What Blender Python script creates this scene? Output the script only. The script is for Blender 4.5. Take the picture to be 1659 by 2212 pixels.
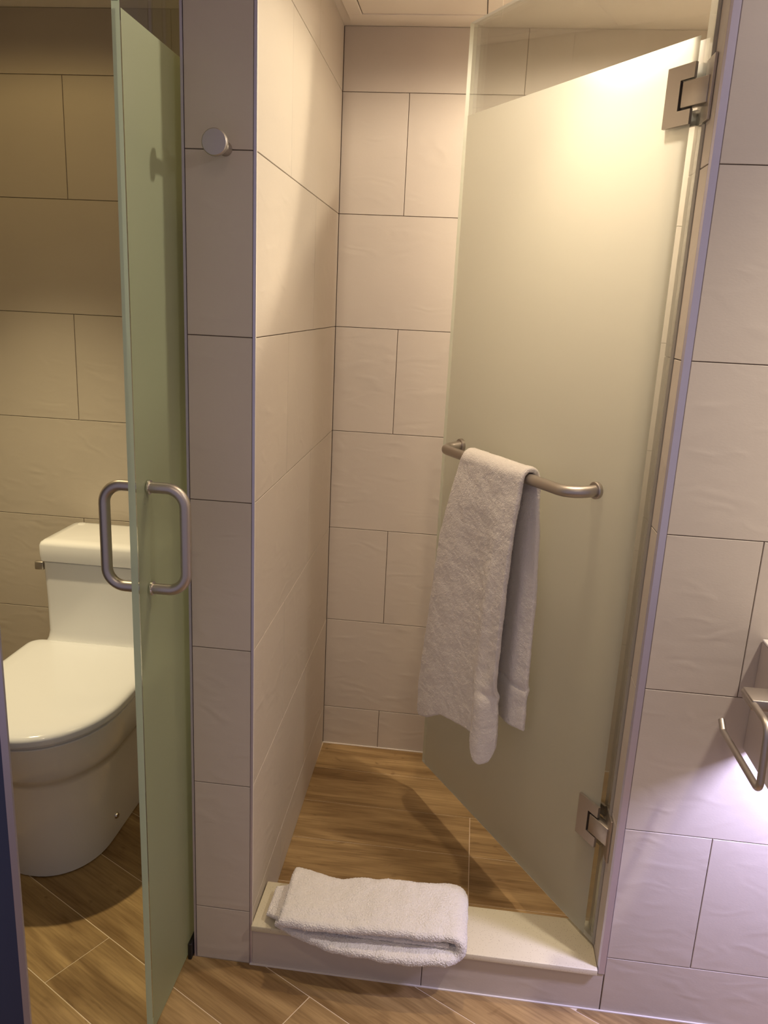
import bpy, bmesh, math, random
from mathutils import Vector, Matrix

for o in list(bpy.data.objects): bpy.data.objects.remove(o, do_unlink=True)
SC = bpy.context.scene
COL = SC.collection
random.seed(7)

# ------------------------------------------------------------------ camera
cam = bpy.data.cameras.new('camera'); camo = bpy.data.objects.new('camera', cam); COL.objects.link(camo)
camo.location = (0.38675, -1.39107, 1.39616)
camo.rotation_euler = (1.3160, -0.0465, 0.1163)
cam.sensor_fit = 'HORIZONTAL'; cam.sensor_width = 36.0; cam.lens = 36.0 * 1721.25 / 1659.0
cam.clip_start = 0.02
SC.camera = camo

# ------------------------------------------------------------------ world, exposure
w = bpy.data.worlds.new('world'); SC.world = w; w.use_nodes = True
bg = w.node_tree.nodes['Background']
bg.inputs['Color'].default_value = (0.50, 0.44, 0.55, 1); bg.inputs['Strength'].default_value = 0.165
SC.view_settings.view_transform = 'Standard'; SC.view_settings.look = 'None'
SC.view_settings.gamma = 1.0; SC.view_settings.use_curve_mapping = False
SC.view_settings.exposure = 1.8

CEIL = 2.097
WARM = (1.0, 0.74, 0.50)
# ceiling downlights: position, watts, colour, cone, blend, radius
LIGHTS = {
    'shower':  ((0.86, 0.34, CEIL - 0.014), 15.5, (1.0, 0.83, 0.64), 176, 0.25, 0.035),
    'kerb':    ((0.42, 0.15, CEIL - 0.014), 9.0, (1.0, 0.77, 0.53), 88, 1.0, 0.035),
    'front':   ((0.30, -1.20, CEIL - 0.014), 4.0, (1.0, 0.79, 0.58), 165, 0.8, 0.10),
    'vanity':  ((1.26, -0.42, CEIL - 0.014), 15.0, (1.0, 0.86, 0.70), 116, 1.0, 0.030),
    'toilet':  ((-0.76, 0.24, CEIL - 0.014), 24.0, (1.0, 0.81, 0.47), 82, 1.0, 0.018),
}
def spot(name, loc, watts, col, cone, blend, rad, rot=(0, 0, 0)):
    l = bpy.data.lights.new(name, 'SPOT'); l.energy = watts; l.color = col
    l.spot_size = math.radians(cone); l.spot_blend = blend; l.shadow_soft_size = rad
    o = bpy.data.objects.new(name, l); COL.objects.link(o); o.location = loc; o.rotation_euler = rot
    return o
for k, v in LIGHTS.items():
    spot('light_' + k, (v[0][0], v[0][1], v[0][2] - 0.012), *v[1:])
spot('light_toilet_spill', (-0.76, 0.24, CEIL - 0.026), 1.1, (1.0, 0.72, 0.30), 172, 0.3, 0.018)
spot('light_vanity_spill', (1.26, -0.42, CEIL - 0.026), 2.6, (1.0, 0.90, 0.88), 174, 0.3, 0.03)
# lavender LED strip inside the open-bottomed vanity
ul = bpy.data.lights.new('light_led', 'AREA'); ul.shape = 'RECTANGLE'; ul.size = 0.20; ul.size_y = 0.05
ul.energy = 2.7; ul.color = (0.64, 0.60, 1.0)
ulo = bpy.data.objects.new('light_led', ul); COL.objects.link(ulo); ulo.location = (1.13, -0.16, 0.786)

# ------------------------------------------------------------------ materials
def mat(name):
    m = bpy.data.materials.new(name); m.use_nodes = True
    nt = m.node_tree; b = nt.nodes.get('Principled BSDF')
    return m, nt, b
def N(nt, t, **kw):
    n = nt.nodes.new(t)
    for k, v in kw.items():
        if k in n.inputs: n.inputs[k].default_value = v
        else: setattr(n, k, v)
    return n
def simple(name, col, rough=0.5, metal=0.0, bump=0, bscale=100, coat=0, spec=0.5):
    m, nt, b = mat(name)
    b.inputs['Base Color'].default_value = (*col, 1); b.inputs['Roughness'].default_value = rough
    b.inputs['Metallic'].default_value = metal; b.inputs['Specular IOR Level'].default_value = spec
    if coat: b.inputs['Coat Weight'].default_value = coat; b.inputs['Coat Roughness'].default_value = 0.06
    tc = N(nt, 'ShaderNodeTexCoord'); no = N(nt, 'ShaderNodeTexNoise', Scale=bscale, Detail=4.0)
    nt.links.new(tc.outputs['Object'], no.inputs['Vector'])
    if bump:
        bp = N(nt, 'ShaderNodeBump', Strength=bump, Distance=0.002)
        nt.links.new(no.outputs['Fac'], bp.inputs['Height']); nt.links.new(bp.outputs['Normal'], b.inputs['Normal'])
    return m
def tile_mat(name, col):
    m, nt, b = mat(name)
    tc = N(nt, 'ShaderNodeTexCoord'); oi = N(nt, 'ShaderNodeObjectInfo')
    mp = N(nt, 'ShaderNodeVectorMath', operation='MULTIPLY_ADD')
    cb = N(nt, 'ShaderNodeCombineXYZ')
    for i in range(3): nt.links.new(oi.outputs['Random'], cb.inputs[i])
    mp.inputs[1].default_value = (1, 1, 1)
    sc = N(nt, 'ShaderNodeVectorMath', operation='SCALE'); sc.inputs['Scale'].default_value = 37.0
    nt.links.new(cb.outputs[0], sc.inputs[0])
    nt.links.new(tc.outputs['Object'], mp.inputs[0]); nt.links.new(sc.outputs[0], mp.inputs[2])
    st = N(nt, 'ShaderNodeMapping'); st.inputs['Scale'].default_value = (1.0, 1.0, 2.2)
    st.inputs['Rotation'].default_value = (0, 0.35, 0.0)
    nt.links.new(mp.outputs[0], st.inputs['Vector'])
    n1 = N(nt, 'ShaderNodeTexNoise', Scale=11.0, Detail=8.0, Roughness=0.6, Distortion=0.9)
    n1.noise_type = 'RIDGED_MULTIFRACTAL' if hasattr(n1, 'noise_type') else n1.noise_type
    n2 = N(nt, 'ShaderNodeTexNoise', Scale=180.0, Detail=3.0)
    n3 = N(nt, 'ShaderNodeTexNoise', Scale=2.5, Detail=2.0)
    for n in (n1, n2, n3): nt.links.new(st.outputs[0], n.inputs['Vector'])
    b1 = N(nt, 'ShaderNodeBump', Strength=0.30, Distance=0.004); b2 = N(nt, 'ShaderNodeBump', Strength=0.10, Distance=0.0012)
    nt.links.new(n1.outputs['Fac'], b1.inputs['Height']); nt.links.new(n2.outputs['Fac'], b2.inputs['Height'])
    nt.links.new(b2.outputs['Normal'], b1.inputs['Normal'])
    nt.links.new(b1.outputs['Normal'], b.inputs['Normal'])
    mx = N(nt, 'ShaderNodeMix', data_type='RGBA')
    mx.inputs['A'].default_value = (col[0] * .94, col[1] * .94, col[2] * .94, 1); mx.inputs['B'].default_value = (col[0] * 1.05, col[1] * 1.05, col[2] * 1.05, 1)
    nt.links.new(n3.outputs['Fac'], mx.inputs['Factor']); nt.links.new(mx.outputs['Result'], b.inputs['Base Color'])
    b.inputs['Roughness'].default_value = 0.55; b.inputs['Specular IOR Level'].default_value = 0.35
    return m
def wood_mat(name, c1, c2, c3):
    m, nt, b = mat(name)
    tc = N(nt, 'ShaderNodeTexCoord'); oi = N(nt, 'ShaderNodeObjectInfo')
    sc = N(nt, 'ShaderNodeMath', operation='MULTIPLY'); sc.inputs[1].default_value = 53.0
    nt.links.new(oi.outputs['Random'], sc.inputs[0])
    cb = N(nt, 'ShaderNodeCombineXYZ')
    for i in range(3): nt.links.new(sc.outputs[0], cb.inputs[i])
    ad = N(nt, 'ShaderNodeVectorMath', operation='ADD')
    nt.links.new(tc.outputs['Object'], ad.inputs[0]); nt.links.new(cb.outputs[0], ad.inputs[1])
    m1 = N(nt, 'ShaderNodeMapping'); m1.inputs['Scale'].default_value = (2.2, 15, 15)
    m2 = N(nt, 'ShaderNodeMapping'); m2.inputs['Scale'].default_value = (10, 190, 190)
    m3 = N(nt, 'ShaderNodeMapping'); m3.inputs['Scale'].default_value = (9, 22, 22)
    for q in (m1, m2, m3): nt.links.new(ad.outputs[0], q.inputs['Vector'])
    n1 = N(nt, 'ShaderNodeTexNoise', Scale=1.0, Detail=5.0, Distortion=1.2)
    n2 = N(nt, 'ShaderNodeTexNoise', Scale=1.0, Detail=3.0)
    n3 = N(nt, 'ShaderNodeTexNoise', Scale=1.0, Detail=1.0, Distortion=2.0)
    for a, q in ((n1, m1), (n2, m2), (n3, m3)): nt.links.new(q.outputs[0], a.inputs['Vector'])
    r1 = N(nt, 'ShaderNodeValToRGB'); r1.color_ramp.elements[0].position = 0.33; r1.color_ramp.elements[1].position = 0.68
    r1.color_ramp.elements[0].color = (*c1, 1); r1.color_ramp.elements[1].color = (*c2, 1)
    e = r1.color_ramp.elements.new(0.5); e.color = tuple((a + c) / 2 for a, c in zip(c1, c2)) + (1,)
    nt.links.new(n1.outputs['Fac'], r1.inputs['Fac'])
    r2 = N(nt, 'ShaderNodeValToRGB'); r2.color_ramp.elements[0].position = 0.35; r2.color_ramp.elements[1].position = 0.6
    r2.color_ramp.elements[0].color = (0.74, 0.72, 0.70, 1); r2.color_ramp.elements[1].color = (1, 1, 1, 1)
    nt.links.new(n2.outputs['Fac'], r2.inputs['Fac'])
    mx = N(nt, 'ShaderNodeMix', data_type='RGBA', blend_type='MULTIPLY'); mx.inputs['Factor'].default_value = 0.8
    nt.links.new(r1.outputs['Color'], mx.inputs['A']); nt.links.new(r2.outputs['Color'], mx.inputs['B'])
    r3 = N(nt, 'ShaderNodeValToRGB'); r3.color_ramp.elements[0].position = 0.68; r3.color_ramp.elements[1].position = 0.8
    r3.color_ramp.elements[0].color = (0, 0, 0, 1); r3.color_ramp.elements[1].color = (0.6, 0.6, 0.6, 1)
    nt.links.new(n3.outputs['Fac'], r3.inputs['Fac'])
    mk = N(nt, 'ShaderNodeMix', data_type='RGBA'); mk.inputs['B'].default_value = (*c3, 1)
    nt.links.new(r3.outputs['Color'], mk.inputs['Factor']); nt.links.new(mx.outputs['Result'], mk.inputs['A'])
    nt.links.new(mk.outputs['Result'], b.inputs['Base Color'])
    bp = N(nt, 'ShaderNodeBump', Strength=0.12, Distance=0.001)
    nt.links.new(n2.outputs['Fac'], bp.inputs['Height']); nt.links.new(bp.outputs['Normal'], b.inputs['Normal'])
    b.inputs['Roughness'].default_value = 0.46; b.inputs['Specular IOR Level'].default_value = 0.35
    return m
def clear_mat(name, tint, edge=1.0):
    m = bpy.data.materials.new(name); m.use_nodes = True; nt = m.node_tree
    nt.nodes.remove(nt.nodes['Principled BSDF']); out = nt.nodes['Material Output']
    tr = N(nt, 'ShaderNodeBsdfTransparent'); tr.inputs['Color'].default_value = (*tint, 1)
    gl = N(nt, 'ShaderNodeBsdfGlossy'); gl.inputs['Roughness'].default_value = 0.03
    fr = N(nt, 'ShaderNodeFresnel'); fr.inputs['IOR'].default_value = 1.45
    ml = N(nt, 'ShaderNodeMath', operation='MULTIPLY'); ml.inputs[1].default_value = 0.6 * edge
    nt.links.new(fr.outputs[0], ml.inputs[0])
    mx = N(nt, 'ShaderNodeMixShader'); nt.links.new(ml.outputs[0], mx.inputs[0]); nt.links.new(tr.outputs[0], mx.inputs[1]); nt.links.new(gl.outputs[0], mx.inputs[2])
    nt.links.new(mx.outputs[0], out.inputs['Surface'])
    return m
def frosted_mat(name, dcol, tcol, t=0.55):
    m = bpy.data.materials.new(name); m.use_nodes = True; nt = m.node_tree
    nt.nodes.remove(nt.nodes['Principled BSDF']); out = nt.nodes['Material Output']
    d = N(nt, 'ShaderNodeBsdfDiffuse'); d.inputs['Color'].default_value = (*dcol, 1)
    tl = N(nt, 'ShaderNodeBsdfTranslucent'); tl.inputs['Color'].default_value = (*tcol, 1)
    rf = N(nt, 'ShaderNodeBsdfRefraction'); rf.inputs['Color'].default_value = (*tcol, 1); rf.inputs['Roughness'].default_value = 0.75; rf.inputs['IOR'].default_value = 1.03
    m0 = N(nt, 'ShaderNodeMixShader'); m0.inputs[0].default_value = 0.25
    nt.links.new(tl.outputs[0], m0.inputs[1]); nt.links.new(rf.outputs[0], m0.inputs[2])
    m1 = N(nt, 'ShaderNodeMixShader'); m1.inputs[0].default_value = t
    nt.links.new(d.outputs[0], m1.inputs[1]); nt.links.new(m0.outputs[0], m1.inputs[2])
    g = N(nt, 'ShaderNodeBsdfGlossy'); g.inputs['Roughness'].default_value = 0.38
    fr = N(nt, 'ShaderNodeFresnel'); fr.inputs['IOR'].default_value = 1.4
    m2 = N(nt, 'ShaderNodeMixShader'); nt.links.new(fr.outputs[0], m2.inputs[0]); nt.links.new(m1.outputs[0], m2.inputs[1]); nt.links.new(g.outputs[0], m2.inputs[2])
    nt.links.new(m2.outputs[0], out.inputs['Surface'])
    return m
def terry_mat(name, col):
    m, nt, b = mat(name)
    b.inputs['Base Color'].default_value = (*col, 1); b.inputs['Roughness'].default_value = 0.95
    b.inputs['Specular IOR Level'].default_value = 0.1
    b.inputs['Sheen Weight'].default_value = 0.35; b.inputs['Sheen Roughness'].default_value = 0.5
    tc = N(nt, 'ShaderNodeTexCoord'); v = N(nt, 'ShaderNodeTexVoronoi', Scale=520.0)
    n = N(nt, 'ShaderNodeTexNoise', Scale=260.0, Detail=3.0)
    for q in (v, n): nt.links.new(tc.outputs['Object'], q.inputs['Vector'])
    ad = N(nt, 'ShaderNodeMath', operation='ADD'); nt.links.new(v.outputs['Distance'], ad.inputs[0]); nt.links.new(n.outputs['Fac'], ad.inputs[1])
    bp = N(nt, 'ShaderNodeBump', Strength=0.55, Distance=0.0015)
    nt.links.new(ad.outputs[0], bp.inputs['Height']); nt.links.new(bp.outputs['Normal'], b.inputs['Normal'])
    return m
def emit_mat(name, col, s):
    m = bpy.data.materials.new(name); m.use_nodes = True; nt = m.node_tree
    nt.nodes.remove(nt.nodes['Principled BSDF']); e = N(nt, 'ShaderNodeEmission'); e.inputs['Color'].default_value = (*col, 1); e.inputs['Strength'].default_value = s
    nt.links.new(e.outputs[0], nt.nodes['Material Output'].inputs['Surface']); return m

TILE = tile_mat('tile_stone', (0.565, 0.507, 0.437))
GROUT = simple('grout_dark', (0.16, 0.12, 0.095), 0.9)
PLANK = wood_mat('wood_look_tile', (0.22, 0.132, 0.052), (0.46, 0.315, 0.145), (0.14, 0.075, 0.03))
PGROUT = simple('grout_pale', (0.74, 0.62, 0.46), 0.85)
PAINT = simple('ceiling_paint', (0.82, 0.76, 0.67), 0.8, bump=0.1, bscale=60)
QUARTZ, _nt, _b = mat('quartz_slab')
_tc = _nt.nodes.new('ShaderNodeTexCoord'); _v = N(_nt, 'ShaderNodeTexVoronoi', Scale=230.0); _r = N(_nt, 'ShaderNodeValToRGB')
_r.color_ramp.elements[0].color = (0.38, 0.33, 0.22, 1); _r.color_ramp.elements[1].color = (0.66, 0.61, 0.45, 1)
_r.color_ramp.elements[0].position = 0.08; _r.color_ramp.elements[1].position = 0.22
_nt.links.new(_tc.outputs['Object'], _v.inputs['Vector']); _nt.links.new(_v.outputs['Distance'], _r.inputs['Fac']); _nt.links.new(_r.outputs['Color'], _b.inputs['Base Color'])
_b.inputs['Roughness'].default_value = 0.38
CERAM = simple('white_ceramic', (0.82, 0.83, 0.86), 0.14, coat=0.4)
SEAT = simple('white_plastic', (0.85, 0.87, 0.92), 0.12, coat=0.2)
STEEL = simple('brushed_steel', (0.50, 0.46, 0.42), 0.42, 1.0, bump=0.05, bscale=300)
CHROME = simple('polished_chrome', (0.75, 0.72, 0.68), 0.08, 1.0)
TRIMM = simple('satin_trim', (0.58, 0.55, 0.66), 0.38, 0.7)  # lavender cast painted in for the bluish light the metal reflects
BLACK = simple('black_rubber_gap_shade', (0.012, 0.011, 0.010), 0.5)
CLEAR = clear_mat('clear_glass', (0.965, 0.98, 0.96))
SEAL = frosted_mat('milky_vinyl', (0.60, 0.57, 0.50), (0.72, 0.70, 0.62), 0.5)
EDGEW = frosted_mat('pale_glass_edge', (0.72, 0.74, 0.64), (0.84, 0.86, 0.76), 0.5)
FROST = frosted_mat('frosted_glass', (0.56, 0.58, 0.47), (0.83, 0.82, 0.74), 0.62)
FROSTG = frosted_mat('frosted_glass_green', (0.28, 0.33, 0.22), (0.72, 0.80, 0.60), 0.52)
GEDGE = frosted_mat('green_glass_edge', (0.62, 0.76, 0.56), (0.72, 0.84, 0.66), 0.45)
TERRY = terry_mat('white_terry', (0.80, 0.77, 0.73))
VPANEL = simple('vanity_laminate', (0.60, 0.53, 0.46), 0.5)
VTOP = simple('vanity_top_white', (0.85, 0.82, 0.78), 0.3)
NAVY = simple('navy_paint', (0.045, 0.058, 0.12), 0.6)
LENS = emit_mat('lamp_lens', (1.0, 0.82, 0.6), 6.0)
LEDM = emit_mat('led_lens', (0.72, 0.62, 1.0), 4.0)
CAULK = simple('white_caulk', (0.75, 0.70, 0.64), 0.7)

# ------------------------------------------------------------------ helpers
def link(name, me, parent=None, loc=(0, 0, 0), rot=(0, 0, 0), kind=None, label=None, cat=None, group=None):
    o = bpy.data.objects.new(name, me); COL.objects.link(o); o.location = loc; o.rotation_euler = rot
    if parent: o.parent = parent
    if kind: o['kind'] = kind
    if label: o['label'] = label
    if cat: o['category'] = cat
    if group: o['group'] = group
    return o
def tomesh(name, bm, mats, smooth=False):
    bmesh.ops.recalc_face_normals(bm, faces=bm.faces)
    me = bpy.data.meshes.new(name); bm.to_mesh(me); bm.free()
    for m in (mats if isinstance(mats, (list, tuple)) else [mats]): me.materials.append(m)
    if smooth:
        for p in me.polygons: p.use_smooth = True
    return me
def addbox(bm, a, b, bev=0, seg=2):
    x0, y0, z0 = a; x1, y1, z1 = b
    vs = [bm.verts.new(p) for p in ((x0,y0,z0),(x1,y0,z0),(x1,y1,z0),(x0,y1,z0),(x0,y0,z1),(x1,y0,z1),(x1,y1,z1),(x0,y1,z1))]
    fs = [bm.faces.new([vs[i] for i in f]) for f in ((0,3,2,1),(4,5,6,7),(0,1,5,4),(1,2,6,5),(2,3,7,6),(3,0,4,7))]
    if bev:
        es = list({e for f in fs for e in f.edges})
        bmesh.ops.bevel(bm, geom=es, offset=bev, segments=seg, affect='EDGES', profile=0.5)
def box(name, a, b, m, parent=None, bev=0, seg=2, **kw):
    bm = bmesh.new(); addbox(bm, a, b, bev, seg); return link(name, tomesh(name, bm, m, bev > 0 and seg > 1), parent, **kw)
def prism(name, pts, z0, z1, m, parent=None, bev=0, **kw):
    bm = bmesh.new()
    lo = [bm.verts.new((p[0], p[1], z0)) for p in pts]; hi = [bm.verts.new((p[0], p[1], z1)) for p in pts]
    n = len(pts)
    bm.faces.new(lo); bm.faces.new(hi)
    for i in range(n): bm.faces.new((lo[i], lo[(i+1) % n], hi[(i+1) % n], hi[i]))
    if bev: bmesh.ops.bevel(bm, geom=list(bm.edges), offset=bev, segments=2, affect='EDGES')
    return link(name, tomesh(name, bm, m), parent, **kw)
def shade(o, deg=40):
    me = o.data
    for p in me.polygons: p.use_smooth = True
    try: me.set_sharp_from_angle(angle=math.radians(deg))
    except Exception: pass
    return o
def tube_mesh(bm, pts, r, seg=20, cap=True):
    pts = [Vector(p) for p in pts]; n = len(pts); rings = []
    t0 = (pts[1] - pts[0]).normalized(); up = Vector((0, 0, 1)) if abs(t0.z) < 0.9 else Vector((1, 0, 0))
    nrm = t0.cross(up).normalized()
    for i in range(n):
        if i == 0: t = pts[1] - pts[0]
        elif i == n - 1: t = pts[-1] - pts[-2]
        else: t = (pts[i+1] - pts[i]).normalized() + (pts[i] - pts[i-1]).normalized()
        t.normalize(); nrm = (nrm - t * nrm.dot(t)).normalized(); bn = t.cross(nrm)
        rr = r(i / (n - 1)) if callable(r) else r
        rings.append([bm.verts.new(pts[i] + (nrm * math.cos(2*math.pi*k/seg) + bn * math.sin(2*math.pi*k/seg)) * rr) for k in range(seg)])
    for i in range(n - 1):
        for k in range(seg):
            bm.faces.new((rings[i][k], rings[i][(k+1) % seg], rings[i+1][(k+1) % seg], rings[i+1][k]))
    if cap: bm.faces.new(rings[0]); bm.faces.new(rings[-1])
def arc_path(corners, rads, seg=12):
    """polyline with rounded corners"""
    P = [Vector(c) for c in corners]; out = [P[0]]
    for i in range(1, len(P) - 1):
        a = (P[i-1] - P[i]).normalized(); b = (P[i+1] - P[i]).normalized(); r = rads[i-1]
        ang = a.angle(b); d = r / math.tan(ang / 2); c = P[i] + (a + b).normalized() * (r / math.sin(ang / 2))
        s = P[i] + a * d - c; e = P[i] + b * d - c; th = s.angle(e); ax = s.cross(e).normalized()
        for k in range(seg + 1): out.append(c + Matrix.Rotation(th * k / seg, 3, ax) @ s)
    out.append(P[-1]); return out
def tube(name, corners, rads, r, m, parent=None, seg=20, **kw):
    bm = bmesh.new(); tube_mesh(bm, arc_path(corners, rads), r, seg)
    return shade(link(name, tomesh(name, bm, m), parent, **kw), 50)
def lathe(name, prof, axis, org, m, parent=None, seg=32, **kw):
    """prof: (along, radius) list around axis through org"""
    bm = bmesh.new(); ax = Vector(axis).normalized(); u = ax.orthogonal().normalized(); v = ax.cross(u); O = Vector(org); rings = []
    for a, r in prof:
        rings.append([bm.verts.new(O + ax * a + (u * math.cos(2*math.pi*k/seg) + v * math.sin(2*math.pi*k/seg)) * max(r, 1e-5)) for k in range(seg)])
    for i in range(len(rings) - 1):
        for k in range(seg): bm.faces.new((rings[i][k], rings[i][(k+1) % seg], rings[i+1][(k+1) % seg], rings[i+1][k]))
    bm.faces.new(rings[0]); bm.faces.new(rings[-1])
    return shade(link(name, tomesh(name, bm, m), parent, **kw), 40)

# ------------------------------------------------------------------ tiled surfaces
ROWS = [0.0, 0.1326, 0.434, 0.733, 1.0295, 1.3289, 1.6326, 1.9397, CEIL]
TT = 0.003; GAP = 0.0008
_tc = {}
def tile_mesh(wd, ht):
    key = (round(wd, 4), round(ht, 4))
    if key in _tc: return _tc[key]
    bm = bmesh.new(); a, b, c = wd/2 - GAP, ht/2 - GAP, 0.0007
    back = [bm.verts.new((x, 0, z)) for x, z in ((-a,-b),(a,-b),(a,b),(-a,b))]
    mid = [bm.verts.new((x, -(TT - c), z)) for x, z in ((-a,-b),(a,-b),(a,b),(-a,b))]
    fr = [bm.verts.new((x, -TT, z)) for x, z in ((-a+c,-b+c),(a-c,-b+c),(a-c,b-c),(-a+c,b-c))]
    bm.faces.new(back); bm.faces.new(fr)
    for r0, r1 in ((back, mid), (mid, fr)):
        for i in range(4): bm.faces.new((r0[i], r0[(i+1)%4], r1[(i+1)%4], r1[i]))
    _tc[key] = tomesh('tile', bm, TILE); return _tc[key]
def tile_face(parent, org, udir, rows, u0, u1, cuts_even, cuts_odd):
    """org: (x, y) of u=0 on the finished face; tiles face to the right-hand side of udir (normal = (udir.y, -udir.x))"""
    ux, uy = Vector(udir).normalized(); nx, ny = uy, -ux; ang = math.atan2(uy, ux)
    for i in range(len(rows) - 1):
        z0, z1 = rows[i], rows[i+1]; cuts = sorted(c for c in (cuts_odd if i % 2 else cuts_even) if u0 + 0.01 < c < u1 - 0.01)
        ed = [u0] + cuts + [u1]
        for a, b in zip(ed[:-1], ed[1:]):
            u = (a + b) / 2
            link('tile', tile_mesh(b - a, z1 - z0), parent, (org[0] + ux*u - nx*TT, org[1] + uy*u - ny*TT, (z0 + z1)/2), (0, 0, ang))

D = 0.9154; D2 = 0.805; XL = -0.128; XR = 0.725; NIB = 0.13; XI = 1.25; XLT = -1.12; XW = 1.75; YB = -1.75
S = 'structure'
# ceiling and floor
ceiling = box('ceiling', (XLT - .1, YB, CEIL), (XW + .1, D + .1, CEIL + .08), PAINT, kind=S)
floor = box('floor', (XLT - .1, YB, -.08), (XW + .1, D + .1, -.0007), PGROUT, kind=S)
# shower back wall
wall_back = box('wall_back', (-.13, D + TT, 0), (XI + .1, D + .1, CEIL), GROUT, kind=S)
tile_face(wall_back, (0, D), (1, 0), ROWS, -.0195, XI, [.16, .76], [.46, 1.06])
# toilet room back wall
wall_t = box('wall_toilet_back', (XLT - .1, D2 + TT, 0), (-.134, D2 + .1, CEIL), GROUT, kind=S)
tile_face(wall_t, (0, D2), (1, 0), ROWS, XLT, XL - .004, [-.748], [-1.048, -.448])
wall_tl = box('wall_toilet_left', (XLT - .1, -.25, 0), (XLT, D2 + TT, CEIL), TILE, kind=S)
# partition between toilet and shower: tiled pillar front and shower left face
xe = -.0195
part = prism('wall_partition', [(XL + .0005, TT), (-TT - .0005, TT), (xe - TT, D), (xe - TT - .001, D + TT - .0005), (XL + .0005, D + TT - .0005)], 0, CEIL, GROUT, kind=S)
tile_face(part, (0, 0), (1, 0), ROWS, XL + .005, -.0045, [], [])
tile_face(part, (-.0003, .0045), (xe, D), ROWS, 0, D - .006, [.277], [.56])
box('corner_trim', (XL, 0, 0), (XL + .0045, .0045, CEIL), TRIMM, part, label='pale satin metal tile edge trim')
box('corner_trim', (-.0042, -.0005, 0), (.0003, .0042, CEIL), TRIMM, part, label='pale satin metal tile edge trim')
box('edge_bead', (.0003, -.0006, 0), (.0012, .0030, CEIL), CAULK, part, label='thin pale bead along the pillar corner')
box('tile_face', (XL - .0005, .005, 0), (XL + .0005, D2, CEIL), TILE, part)
# right wall with jamb
wr = prism('wall_right', [(XR + TT, TT), (XW + .1, TT), (XW + .1, NIB), (XR + TT, NIB)], 0, CEIL, GROUT, kind=S)
tile_face(wr, (0, 0), (1, 0), ROWS, XR + .0155, XW, [1.205], [.905, 1.505])
for z0, z1 in zip(ROWS[:-1], ROWS[1:]):
    link('tile', tile_mesh(NIB - .004, z1 - z0), wr, (XR + TT, .0035 + (NIB - .004)/2, (z0 + z1)/2), (0, 0, -math.pi/2))
trim = prism('corner_trim', [(XR, .003), (XR + .003, -.0015), (XR + .0150, -.0015), (XR + .0150, .003)], .092, CEIL, TRIMM, wr, label='wide satin metal edge trim with painted lavender reflection')
wall_sr = box('wall_shower_right', (XI, NIB, 0), (XI + .1, D + TT, CEIL), TILE, kind=S)
wall_vr = box('wall_vanity_side', (XW, YB, 0), (XW + .1, TT, CEIL), TILE, kind=S)
# navy wall end in front of the toilet room
wn = prism('wall_left', [(XLT, -.300), (-.3388, -.300), (-.3388, -.296), (-.378, -.240), (XLT, -.240)], 0, CEIL, NAVY, kind=S)
box('edge_trim', (-.3388, -.3016, 0), (-.3262, -.2970, CEIL), TRIMM, wn, label='thin satin metal edge strip with painted lavender reflection')

# caulk lines at the foot of the walls
cl = link('trim_1', None) if False else box('trim_1', (-.019, D - .003, 0), (XI, D, .0025), CAULK, kind=S)
box('trim_2', (-.004, -.0035, -.001), (XW, -.0002, .0022), CAULK, kind=S)

# ------------------------------------------------------------------ floor planks
def clip(poly, a, b, c):   # keep a*x+b*y<=c
    out = []
    for i in range(len(poly)):
        p, q = poly[i], poly[(i+1) % len(poly)]; dp, dq = a*p[0]+b*p[1]-c, a*q[0]+b*q[1]-c
        if dp <= 0: out.append(p)
        if dp * dq < 0:
            t = dp / (dp - dq); out.append((p[0]+(q[0]-p[0])*t, p[1]+(q[1]-p[1])*t))
    return out
def cliprect(poly, x0, x1, y0, y1):
    for a, b, c in ((-1,0,-x0),(1,0,x1),(0,-1,-y0),(0,1,y1)):
        poly = clip(poly, a, b, c)
        if len(poly) < 3: return None
    return poly
U = Vector((.8746, -.4848)); V = Vector((.4848, .8746)); ang = math.atan2(U.y, U.x); g = .0011
cnt = 0
for j in range(-14, 11):
    v0 = -.144 + .157*j; v1 = v0 + .157
    off = .1546 if j % 2 == 0 else -.2993
    for k in range(-4, 5):
        u0 = off + .908*(k-1); u1 = u0 + .908
        rect = [(U*a + V*b)[:] for a, b in ((u0+g, v0+g), (u1-g, v0+g), (u1-g, v1-g), (u0+g, v1-g))]
        polys = [p for p in (cliprect(rect, XLT, XW, YB, -.0003), cliprect(rect, XLT, XL - .001, -.0003, D2)) if p]
        polys = [p for p in polys if abs(sum(p[i][0]*p[(i+1)%len(p)][1]-p[(i+1)%len(p)][0]*p[i][1] for i in range(len(p)))) > 2e-4]
        if not polys: continue
        bm = bmesh.new()
        for p in polys:
            loc = [((Vector(q).dot(U) - u0), (Vector(q).dot(V) - v0)) for q in p]
            lo = [bm.verts.new((q[0], q[1], -.002)) for q in loc]; hi = [bm.verts.new((q[0], q[1], 0)) for q in loc]
            bm.faces.new(hi); n = len(p)
            for i in range(n): bm.faces.new((lo[i], lo[(i+1)%n], hi[(i+1)%n], hi[i]))
        o = U*u0 + V*v0
        link('plank', tomesh('plank', bm, PLANK), floor, (o.x, o.y, 0), (0, 0, ang)); cnt += 1
# shower floor planks
def splank(x0, x1, y0, y1):
    bm = bmesh.new(); q = .0009
    addbox(bm, (q, q, -.002), (x1-x0-q, y1-y0-q, 0))
    link('plank', tomesh('plank', bm, PLANK), floor, (x0, y0, 0))
ye = [NIB - .001, .262, .434, .600, .771, D]
for i in range(5):
    xs = [-.015, .465, XI] if i < 3 else [-.018, .95, XI]
    for a, b in zip(xs[:-1], xs[1:]): splank(a, b, ye[i], ye[i+1])

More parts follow.
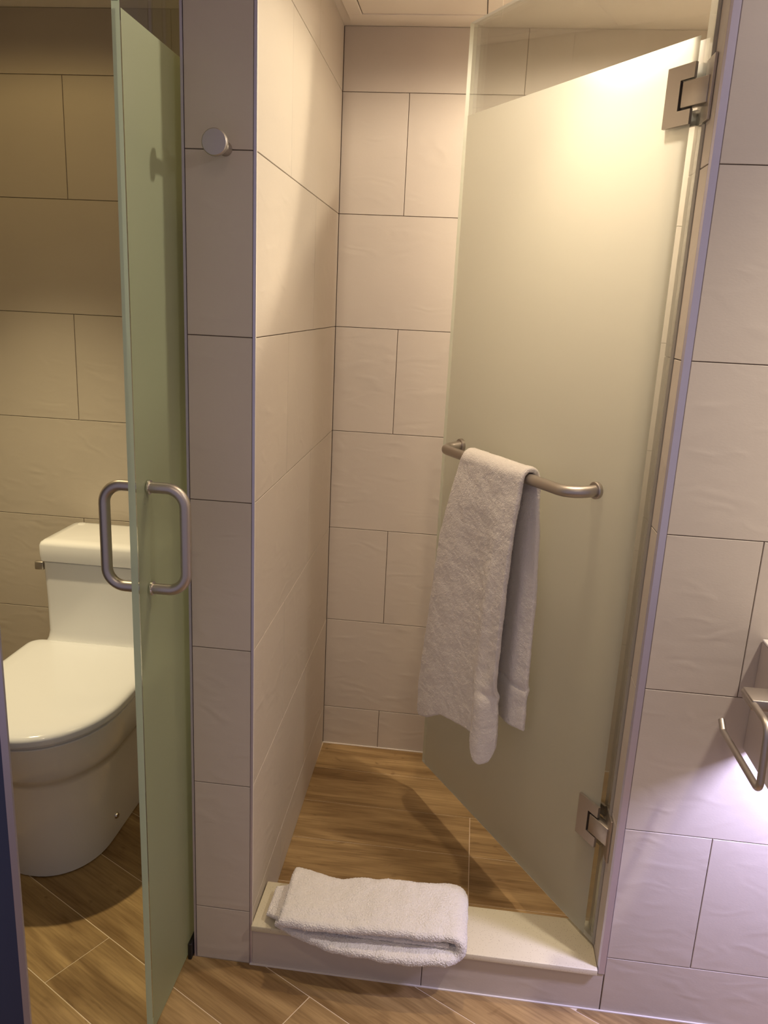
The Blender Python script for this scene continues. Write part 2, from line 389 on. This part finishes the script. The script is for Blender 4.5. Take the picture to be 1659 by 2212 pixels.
# ------------------------------------------------------------------ shower kerb
kerb = box('shower_kerb', (.0005, TT + .0002, 0), (XR + .0145, NIB - .002, .0905), GROUT, label='low shower kerb of beige tile capped with a cream stone slab', cat='kerb')
for a, b in ((.0008, .368), (.368, XR + .0145)):
    link('tile', tile_mesh(b - a, .090), kerb, ((a + b)/2, TT, .0455))
box('slab', (.0008, -.008, .0915), (XR - .0008, NIB, .105), QUARTZ, kerb, .0012, 2, label='cream speckled stone slab')

# ------------------------------------------------------------------ ceiling access panel
ap = link('access_panel', None, label='square painted access panel set in the shower ceiling', cat='panel', loc=(.197, .655, CEIL))
bm = bmesh.new()
fx, fy, ix, iy = .192, .205, .156, .162
for a, b in (((-fx, -fy), (fx, -iy)), ((-fx, iy), (fx, fy)), ((-fx, -iy), (-ix, iy)), ((ix, -iy), (fx, iy))):
    addbox(bm, (a[0], a[1], -.006), (b[0], b[1], -.0002), .0015, 2)
link('frame', tomesh('frame', bm, PAINT), ap)
box('panel_board', (-ix + .002, -iy + .002, -.0035), (ix - .002, iy - .002, -.0002), PAINT, ap, .0008, 1)
box('painted_gap_shadow', (-ix, -iy, -.0008), (ix, iy, -.0001), BLACK, ap)  # black sheet paints the shade inside the panel gap

# ------------------------------------------------------------------ downlight fixtures
LBL = {'shower': 'round recessed downlight in the shower ceiling behind the frosted door', 'front': 'round recessed downlight in the ceiling above the bathroom floor', 'kerb': 'round recessed downlight in the ceiling just inside the shower opening',
       'vanity': 'round recessed downlight in the ceiling above the vanity', 'toilet': 'round recessed downlight in the ceiling above the toilet'}
for k, v in LIGHTS.items():
    x, y, z = v[0]
    r = link('ceiling_downlight', None, loc=(x, y, CEIL), label=LBL[k], cat='light', group='recessed downlights')
    lathe('bezel', [(-.0002, .034), (-.0002, .045), (-.004, .044), (-.005, .036), (-.003, .034)], (0, 0, 1), (0, 0, 0), STEEL, r)
    lathe('lens', [(-.0003, .033), (-.0015, .033), (-.002, .0)], (0, 0, 1), (0, 0, 0), LENS, r)

# ------------------------------------------------------------------ glass panes
def pane_mesh(name, W0, W1, Z0, Z1, fs0, fs1, fz0, fz1, th, frost, front_plus):
    """pane in local (s, off, z); off 0 is the front face, -th the back. front face: frosted inside fs0..fs1 x fz0..fz1, clear elsewhere"""
    bm = bmesh.new(); xs = [W0, fs0, fs1, W1]; zs = [Z0, fz0, fz1, Z1]
    F = [[bm.verts.new((x, 0, z)) for z in zs] for x in xs]
    B = [[bm.verts.new((x, -th, z)) for z in zs] for x in xs]
    for i in range(3):
        for j in range(3):
            f = bm.faces.new((F[i][j], F[i+1][j], F[i+1][j+1], F[i][j+1])); f.material_index = 1 if (i == 1 and j == 1) else 0
            bm.faces.new((B[i][j], B[i+1][j], B[i+1][j+1], B[i][j+1]))
    for i in range(3):
        for j in (0, 3):
            f = bm.faces.new((F[i][j], F[i+1][j], B[i+1][j], B[i][j])); f.material_index = 2
        for j in (0, 3):
            f = bm.faces.new((F[j][i], F[j][i+1], B[j][i+1], B[j][i])); f.material_index = 2
    return tomesh(name, bm, [CLEAR, frost, EDGEW if front_plus else GEDGE])

# shower door: local x = s along glass from the hinge, local y = towards the camera, z up
Hx, Hy = .722, .055; EX, EY = -.542, .8405
door = link('door_1', None, kind=S, label='frosted glass shower door standing half open into the shower, towel over its bar', cat='door', loc=(Hx, Hy, 0), rot=(0, 0, math.atan2(EY, EX)))
link('glass_pane', pane_mesh('glass_pane', .004, .748, .1125, 2.035, .030, .733, .1135, 1.836, .010, FROST, True), door, label='frosted pane with a clear band on top')
box('seal_strip', (-.004, -.012, .1125), (.0035, .001, 1.70 - 0), SEAL, door, .001, 1, label='clear vinyl seal strip')
box('seal_strip', (-.004, -.012, 1.80), (.0035, .001, 2.035), SEAL, door, .001, 1, label='clear vinyl seal strip')
def hinge(zc):
    h = link('hinge', None, door, (0, 0, zc), label='square brushed steel glass door hinge')
    for off0, off1 in ((.0003, .0060), (-.0160, -.0103)):
        bm = bmesh.new()
        pts = [(.028, -.0465), (.087, -.0465), (.087, .0465), (.028, .0465), (.028, .0232), (.0565, .0232), (.0565, -.0232), (.028, -.0232)]
        lo = [bm.verts.new((p[0], off0, p[1])) for p in pts]; hi = [bm.verts.new((p[0], off1, p[1])) for p in pts]
        n = len(pts)
        for r in (lo, hi):
            bm.faces.new((r[0], r[1], r[6], r[7])); bm.faces.new((r[1], r[2], r[5], r[6])); bm.faces.new((r[2], r[3], r[4], r[5]))
        for i in range(n): bm.faces.new((lo[i], lo[(i+1)%n], hi[(i+1)%n], hi[i]))
        bmesh.ops.bevel(bm, geom=[e for e in bm.edges if len(e.link_faces) == 2 and e.calc_face_angle(0) > 1], offset=.0008, segments=2, affect='EDGES')
        link('plate', tomesh('plate', bm, STEEL), h)
    box('gasket', (.030, .0001, -.0225), (.0560, .0012, .0225), BLACK, h)
    box('knuckle', (-.0055, -.010, -.0198), (.0492, .0075, .0198), STEEL, h, .001, 2)
    return h
hinge(1.751); hinge(.377)
# wall plates of the hinges lie on the jamb; they belong to the hinge
for hz, hh in ((1.751, .0), (.377, .0)):
    hg = [o for o in door.children if o.name.startswith('hinge') and abs(o.location.z - hz) < .01][0]
    R = Matrix.Translation((Hx, Hy, hz)) @ Matrix.Rotation(math.atan2(EY, EX), 4, 'Z')
    bm = bmesh.new(); addbox(bm, (XR - .0052, .031, hz - .048), (XR - .0004, .086, hz + .048), .001, 2)
    bm.transform(R.inverted()); link('wall_plate', tomesh('wall_plate', bm, STEEL), hg)
# towel bar
tb = link('towel_bar', None, door, (0, 0, 1.062), label='brushed steel towel bar bolted to the glass')
OB = .056; RB = .0120
tube('bar', [(.655, .002, 0), (.655, OB, -.006), (.147, OB, -.006), (.147, .002, 0)], [.026, .050], RB, STEEL, tb, 24)
for s in (.655, .147): lathe('flange', [(.0003, .0175), (.007, .0175), (.0085, .016), (.0085, .0122)], (0, 1, 0), (s, 0, 0), STEEL, tb)

# toilet room door: glass plane x = const, slid forward past the pillar; local y reversed so that off -> +x
td = link('door_2', None, kind=S, label='frosted green-edged glass door of the toilet room standing open edge-on beside the pillar', cat='door', loc=(-.1395, 0, 0), rot=(0, 0, math.radians(-90)))
# local x = -world y ; local y = world x
link('glass_pane', pane_mesh('glass_pane', -.40, .200, .010, 2.060, -.395, .1965, .0102, 1.778, .012, FROSTG, False), td, label='frosted pane with a clear polished edge')
DZ = .994
for side, sg in (('r', 1), ('l', -1)):
    h = link('pull_handle', None, td, (0, 0, 0), label='brushed steel D-shaped pull handle')
    y0 = .0005 if sg > 0 else -.0125; ye_ = .0645 if sg > 0 else -.0765
    z1, z0 = 1.0845, .9065
    tube('grip', [(.152, y0, z1), (.152, ye_, z1), (.152, ye_, z0), (.152, y0, z0)], [.032, .032], .0095, STEEL, h, 22)
    for z in (z0, z1): lathe('collar', [(.0, .0105), (.0015, .0125), (.0045, .0125), (.006, .0105), (.006, .0095)], (0, sg, 0), (.152, y0, z), CHROME, h, 14)
box('pivot_block', (-.030, .0008, .0003), (.012, .0092, .040), BLACK, td, .0015, 1, label='black floor pivot block')
box('stop_bumper', (.2002, -.0115, 1.785), (.2090, -.0010, 1.850), BLACK, td, .001, 1, label='small black rubber bumper')

# ------------------------------------------------------------------ coat knob on pillar
kn = link('wall_hook', None, label='round brushed steel robe hook mounted high on the tiled pillar', cat='hook', loc=(-.0520, 0, 1.6335))
lathe('stem', [(0, .0115), (.0015, .0115), (.003, .0105), (.052, .0100)], (0, -1, 0), (0, -.0002, 0), STEEL, kn)
lathe('disc', [(.0, .010), (.0, .019), (.0015, .0208), (.008, .0208), (.0095, .0195), (.0097, .0)], (0, -1, 0), (0, -.0515, 0), STEEL, kn, 48)

# ------------------------------------------------------------------ towels
def noise_tex(name, size, depth=2):
    t = bpy.data.textures.new(name, 'CLOUDS'); t.noise_scale = size; t.noise_depth = depth; return t
TX_BIG = noise_tex('towel_big', .045, 1); TX_MID = noise_tex('towel_mid', .010, 2); TX_FUZZ = noise_tex('towel_fuzz', .0018, 1)
def vlist(n, L, th):
    ds = [0, .012, .05, .12, .24, .42, .68]
    ed = [d * th for d in ds]; a = ed[-1] + th * .3
    mid = [a + (L - 2*a) * k / n for k in range(n + 1)]
    return [x / L for x in ed + mid + [L - e for e in reversed(ed)]]
def cloth(name, grid, th, m, parent=None, big=.003, lv=1, fz=.0016, **kw):
    """closed cloth slab with rounded rims around the centre surface given as a grid of points"""
    G = [[Vector(p) for p in row] for row in grid]; n, k = len(G), len(G[0]); R = th * .5
    du = [[0.0] * k for _ in range(n)]; dv = [[0.0] * k for _ in range(n)]
    for j in range(k):
        c = [0.0]
        for i in range(1, n): c.append(c[-1] + (G[i][j] - G[i-1][j]).length)
        for i in range(n): du[i][j] = min(c[i], c[-1] - c[i])
    for i in range(n):
        c = [0.0]
        for j in range(1, k): c.append(c[-1] + (G[i][j] - G[i][j-1]).length)
        for j in range(k): dv[i][j] = min(c[j], c[-1] - c[j])
    bm = bmesh.new(); A = []; B = []
    for i in range(n):
        ra, rb = [], []
        for j in range(k):
            tu = G[min(i+1, n-1)][j] - G[max(i-1, 0)][j]; tv = G[i][min(j+1, k-1)] - G[i][max(j-1, 0)]
            nn = tu.cross(tv)
            nn = nn.normalized() if nn.length > 1e-12 else Vector((0, 0, 1))
            d = min(du[i][j], dv[i][j]); q = min(1.0, d / R); h = R * math.sqrt(max(0.0, 1 - (1 - q) ** 2))
            ra.append(bm.verts.new(G[i][j] + nn * h))
            edge = i in (0, n-1) or j in (0, k-1)
            rb.append(ra[-1] if edge else bm.verts.new(G[i][j] - nn * h))
        A.append(ra); B.append(rb)
    for i in range(n - 1):
        for j in range(k - 1):
            bm.faces.new((A[i][j], A[i+1][j], A[i+1][j+1], A[i][j+1]))
            f = [B[i][j], B[i][j+1], B[i+1][j+1], B[i+1][j]]
            if not all(v in A[i] or v in A[i+1] for v in f): bm.faces.new(f)
    bmesh.ops.recalc_face_normals(bm, faces=bm.faces)
    me = bpy.data.meshes.new(name); bm.to_mesh(me); bm.free(); me.materials.append(m)
    for p in me.polygons: p.use_smooth = True
    o = link(name, me, parent, **kw)
    ss = o.modifiers.new('sub', 'SUBSURF'); ss.levels = lv; ss.render_levels = lv
    for tx, st in ((TX_BIG, big), (TX_MID, .0016), (TX_FUZZ, fz)):
        d = o.modifiers.new('disp', 'DISPLACE'); d.texture = tx; d.strength = st; d.mid_level = 0.5; d.texture_coords = 'LOCAL'
    return o
def lerp_tab(tab, x):
    if x <= tab[0][0]: return tab[0][1]
    for (a, va), (b, vb) in zip(tab[:-1], tab[1:]):
        if x <= b:
            t = (x - a) / (b - a); t = t*t*(3-2*t) if False else t
            return va + (vb - va) * t
    return tab[-1][1]

# towel hanging on the bar (own top-level thing, world space computed through the door frame)
RD = Matrix.Translation((Hx, Hy, 0)) @ Matrix.Rotation(math.atan2(EY, EX), 4, 'Z')
ZB = 1.056
SL = [(.30, .635), (.34, .641), (.43, .645), (.60, .622), (.859, .588), (1.0, .548), (1.07, .528)]     # front left edge by z
SR = [(.30, .306), (.45, .303), (.54, .309), (.738, .302), (.888, .297), (1.054, .288), (1.07, .288)]
BOT = [(0, .352), (.03, .338), (.14, .352), (.32, .388), (.5, .398), (.70, .412), (.78, .414), (.82, .398), (.88, .374), (.93, .370), (.97, .380), (1.0, .420)]
RR = [(.40, .264), (.57, .266), (.747, .268), (.935, .272), (1.07, .286)]
NU, NF, NA, NR = 80, 190, 14, 150
TH = .0115; rad = RB + TH/2 + .0025
grid = []
def smooth(t): t = max(0, min(1, t)); return t*t*(3-2*t)
for u in vlist(NU, .28, .0115):
    row = []
    zb = lerp_tab(BOT, u)
    for k in range(NF):                      # front, bottom to top
        t = k / (NF - 1); t = t ** 1.0 if k > 6 else (0, .0004, .0012, .0028, .0055, .0095, .0145)[k] * 1.0; t = max(t, 0) if k <= 6 else .0145 + (1 - .0145) * (k - 6) / (NF - 7); z = zb + (ZB - zb) * t
        s = lerp_tab(SL, z) * (1 - u) + lerp_tab(SR, z) * u
        drop = (ZB - z)
        off = OB + rad + .006 * math.sin(u * 7.0 + 1.0) * smooth(drop / .25) + .004 * smooth(drop / .1)
        low = smooth((.60 - z) / .10)
        if u > .74: off += low * .016 * math.sin(math.pi * min(1, (u - .74) / .26)) - low * .016 * smooth((u - .92) / .08)
        if .68 < u <= .80: off -= low * .007 * math.exp(-((u - .755) / .02) ** 2)
        if u > .8: off -= .007 * math.exp(-((z - .545) / .010) ** 2) * smooth((u - .8) / .15)
        off += .008 * math.exp(-((u - .80) / .07) ** 2) * smooth(drop / .35) * (1 - low)
        row.append((s, off, z))
    for k in range(1, NA):                   # over the bar
        a = math.pi * k / NA
        s = (lerp_tab(SL, 1.07) * (1 - u) + lerp_tab(SR, 1.07) * u)
        row.append((s, OB + rad * math.cos(a), ZB + rad * math.sin(a)))
    zr = .474 + .0*u - .03*(1-u)
    for k in range(NR):
        t = k / (NR - 1); z = ZB + (zr - ZB) * t
        sl = lerp_tab(SL, z) * .97; sr = lerp_tab(RR, z)
        s = sl * (1 - u) + sr * u; drop = ZB - z
        off = OB - rad - .010 * smooth(drop / .3) + .003 * math.sin(u * 9) * smooth(drop / .3)
        off += .006 * math.exp(-((u - .86) / .08) ** 2) * smooth(drop / .3) - .004 * math.exp(-((z - .575) / .008) ** 2)
        row.append((s, off, z))
    grid.append([RD @ Vector(p) for p in row])
hang = cloth('bath_towel', grid, TH, TERRY, big=.003, label='white terry towel draped over the steel bar of the shower door', cat='towel', group='white terry towels')

# folded towel on the kerb
tw = link('bath_mat_towel', None, label='thick white terry towel folded flat on the cream shower kerb', cat='towel', group='white terry towels', loc=(.25, .05, .105))
def folded(name, path, yfront, yback, th, NJ=40, drop=None, big=.004):
    grid = []
    L = [0]
    for a, b in zip(path[:-1], path[1:]): L.append(L[-1] + math.dist(a, b))
    n = int(L[-1] / .0048)
    dl = vlist(n, L[-1], th)
    for i in range(len(dl)):
        d = L[-1] * dl[i]; k = 0
        while k < len(L) - 2 and L[k+1] < d: k += 1
        t = (d - L[k]) / (L[k+1] - L[k]); x = path[k][0] + (path[k+1][0] - path[k][0]) * t; z = path[k][1] + (path[k+1][1] - path[k][1]) * t
        f = d / L[-1]; row = []
        y0 = yfront(x, f); y1 = yback(x, f)
        for v in vlist(NJ, .16, th):
            y = y0 + (y1 - y0) * v
            row.append((x - .25, y - .05, z - .105 + (drop(x, y, f) if drop else 0)))
        grid.append(row)
    return cloth(name, grid, th, TERRY, tw, big=big, lv=2, fz=.0036)
TH2 = .023
zb_, zt_ = .105 + TH2/2 + .004, .1565
pth = [(.052, zb_)] + [(.052 + (.428 - .052) * i / 30, zb_) for i in range(1, 31)]
cz = (zb_ + zt_) / 2; rr_ = (zt_ - zb_) / 2
pth += [(.428 + rr_ * math.sin(a * math.pi / 16) * .95, cz - rr_ * math.cos(a * math.pi / 16)) for a in range(1, 16)]
pth += [(.428 - (.428 - .066) * i / 30, zt_ + .006 * math.sin(math.pi * i / 30)) for i in range(0, 31)]
def yf(x, f):
    top = smooth((f - .45) / .12)
    a = lerp_tab([(.05, -.012), (.10, -.032), (.18, -.052), (.30, -.060), (.42, -.052), (.46, -.040)], x)
    b = lerp_tab([(.05, -.040), (.10, -.046), (.20, -.046), (.34, -.040), (.42, -.034), (.46, -.030)], x)
    return a * (1 - top) + b * top
def yb(x, f):
    top = smooth((f - .45) / .12)
    b = lerp_tab([(.05, .118), (.08, .118), (.13, .104), (.18, .096), (.23, .104), (.30, .108), (.37, .112), (.40, .120), (.43, .130), (.46, .130)], x)
    return (.100) * (1 - top) + b * top
def dr(x, y, f):
    top = smooth((f - .45) / .12); z = 0
    if y < -.012: z -= ((1 - top) * .30 + top * .20) * (-.012 - y)
    if y > .125 - .02: z -= top * .25 * (y - .105)
    z -= top * .004 * math.exp(-((x - .18) / .05) ** 2)
    return z
folded('fold', pth, yf, yb, TH2, drop=dr, big=.007)
pin = [(.030, .1335), (.42, .1345)]
folded('inner_layer', pin, lambda x, f: lerp_tab([(.03, .010), (.06, -.012), (.2, -.030), (.42, -.030)], x), lambda x, f: .094, .012, NJ=44,
       drop=lambda x, y, f: -.010 * smooth((.07 - x) / .04), big=.004)

# ------------------------------------------------------------------ toilet
CX = -.600
T = link('toilet', None, label='white one-piece toilet with closed lid against the tiled wall', cat='toilet', loc=(CX, .45, 0))
def outline(hw, yfr, yst, ybk, n=28, pw=2.2, rb=.03, nb=6):
    """closed outline (local x, world y): superelliptic front from yst to yfr, straight sides to ybk"""
    pts = []
    for i in range(n + 1):
        a = math.pi * i / n; c, s = math.cos(a), math.sin(a)
        pts.append((hw * math.copysign(abs(c) ** (2/pw), c), yst - (yst - yfr) * abs(s) ** (2/pw)))
    # pts goes from +hw at yst through the front to -hw
    left = [(-hw, yst + (ybk - rb - yst) * i / 5) for i in range(1, 6)]
    cl_ = [(-hw + rb - rb * math.cos(a * math.pi/2/nb), ybk - rb + rb * math.sin(a * math.pi/2/nb)) for a in range(1, nb + 1)]
    cr_ = [(hw - rb + rb * math.sin(a * math.pi/2/nb), ybk - rb + rb * math.cos(a * math.pi/2/nb)) for a in range(0, nb)]
    right = [(hw, yst + (ybk - rb - yst) * i / 5) for i in range(5, 0, -1)]
    return pts + left + cl_ + cr_ + right
def loft(name, secs, m, parent, **kw):
    bm = bmesh.new(); rings = []
    for z, pts in secs: rings.append([bm.verts.new((p[0], p[1] - .45, z)) for p in pts])
    n = len(rings[0])
    for a, b in zip(rings[:-1], rings[1:]):
        for i in range(n): bm.faces.new((a[i], a[(i+1)%n], b[(i+1)%n], b[i]))
    bm.faces.new(rings[0]); bm.faces.new(rings[-1])
    return shade(link(name, tomesh(name, bm, m), parent, **kw), 50)
def sec(z, hw, yf_, yst, yb_=.770, pw=2.2, rb=.03): return (z, outline(hw, yf_, yst, yb_, pw=pw, rb=rb))
body = [sec(.0005, .128, .176, .33), sec(.004, .134, .168, .33), (sec(.05, .137, .163, .33)), sec(.12, .141, .158, .33), sec(.20, .148, .150, .33), sec(.262, .156, .138, .33),
        sec(.282, .160, .131, .33), sec(.292, .170, .118, .33), sec(.305, .176, .110, .33), sec(.34, .182, .098, .32), sec(.378, .188, .084, .32), sec(.400, .190, .078, .31), sec(.404, .186, .082, .31)]
loft('bowl', body, CERAM, T)
loft('seat', [sec(.4045, .186, .082, .31, .56), sec(.406, .190, .077, .31, .560), sec(.4125, .190, .077, .31, .560), sec(.4140, .186, .081, .31, .558)], SEAT, T)
lidsec = [sec(.4165, .190, .074, .30, .570), sec(.4185, .199, .064, .30, .574, rb=.035), sec(.430, .2005, .062, .30, .575, rb=.035), sec(.4365, .198, .065, .30, .573, rb=.035),
          sec(.4405, .192, .072, .30, .569, rb=.033), sec(.4430, .182, .083, .30, .562), sec(.4445, .150, .12, .32, .54), sec(.4450, .08, .20, .34, .50)]
loft('lid', lidsec, SEAT, T, label='closed glossy white toilet lid')
# deck and tank
def rbox(z, hw, y0, y1, r): 
    pts = []
    for cx_, cy_, a0 in ((hw - r, y0 + r, -90), (hw - r, y1 - r, 0), (-hw + r, y1 - r, 90), (-hw + r, y0 + r, 180)):
        for k in range(7): a = math.radians(a0 + 15*k); pts.append((cx_ + r*math.cos(a), cy_ + r*math.sin(a)))
    return (z, pts)
tank = [rbox(.400, .176, .555, .775, .03), rbox(.425, .170, .572, .775, .026), rbox(.440, .163, .581, .775, .022), rbox(.46, .159, .585, .775, .018), rbox(.56, .158, .583, .775, .016), rbox(.6665, .158, .578, .775, .014), rbox(.668, .155, .581, .773, .012)]
loft('tank', tank, CERAM, T)
lidt = [rbox(.6725, .156, .572, .776, .012), rbox(.674, .161, .567, .779, .014), rbox(.690, .1625, .565, .780, .014), rbox(.718, .1625, .565, .780, .016), rbox(.7255, .160, .568, .778, .018), rbox(.7300, .154, .576, .773, .020), rbox(.7315, .135, .60, .76, .02)]
loft('tank_lid', lidt, CERAM, T)
box('flush_lever', (-.186, .586 - .45, .640), (-.1605, .600 - .45, .664), STEEL, T, .003, 2, label='steel flush lever on the left side of the tank')
lathe('bolt_cap', [(0, .0085), (.003, .0085), (.006, .006), (.007, 0)], (1, -.12, 0), (.1375, .345 - .45, .068), CHROME, T, 20, label='chrome bolt cap low on the side')
lathe('lid_button', [(0, .012), (.0012, .011), (.0016, 0)], (0, 0, 1), (-.128, .752 - .45, .7312), CERAM, T, 20)

# ------------------------------------------------------------------ vanity and paper holder
VX, VZ0, VZ1 = .930, .633, .850
va = link('vanity', None, label='wall-hung vanity at the right edge with white top and taupe side panel', cat='vanity', loc=(VX, -.002, 0))
box('side_panel', (.0003, -.50, VZ0), (.018, 0, VZ1 - .004), VPANEL, va, label='taupe laminate side panel')
box('side_panel', (.762, -.50, VZ0), (.780, 0, VZ1 - .004), VPANEL, va, label='taupe laminate side panel')
box('front_panel', (.0185, -.50, VZ0), (.7615, -.482, VZ1 - .013), VPANEL, va, label='taupe laminate front apron')
box('counter_top', (.0, -.505, VZ1 - .0035), (.785, 0, VZ1 + .0015), VTOP, va, .001, 1, label='thin white counter top')
box('led_housing', (.09, -.19, .790), (.31, -.13, .8465), VTOP, va)
box('led_strip', (.10, -.183, .7875), (.30, -.137, .7899), LEDM, va, label='lavender LED strip')
ph = link('paper_holder', None, label='empty brushed steel toilet paper holder on the side of the vanity', cat='paper holder', loc=(VX, -.16, .81))
box('mount', (-.071, -.028, -.008), (-.0003, .021, .010), STEEL, ph, .0015, 2)
o_ = Vector((VX, -.16, .81)); px = .8625
tube('arm', [Vector(p) - o_ for p in ((px, -.139, .812), (px, -.252, .812), (px, -.262, .706), (px, -.078, .7035), (px, -.060, .7165))], [.022, .014, .008], .0056, STEEL, ph, 18)
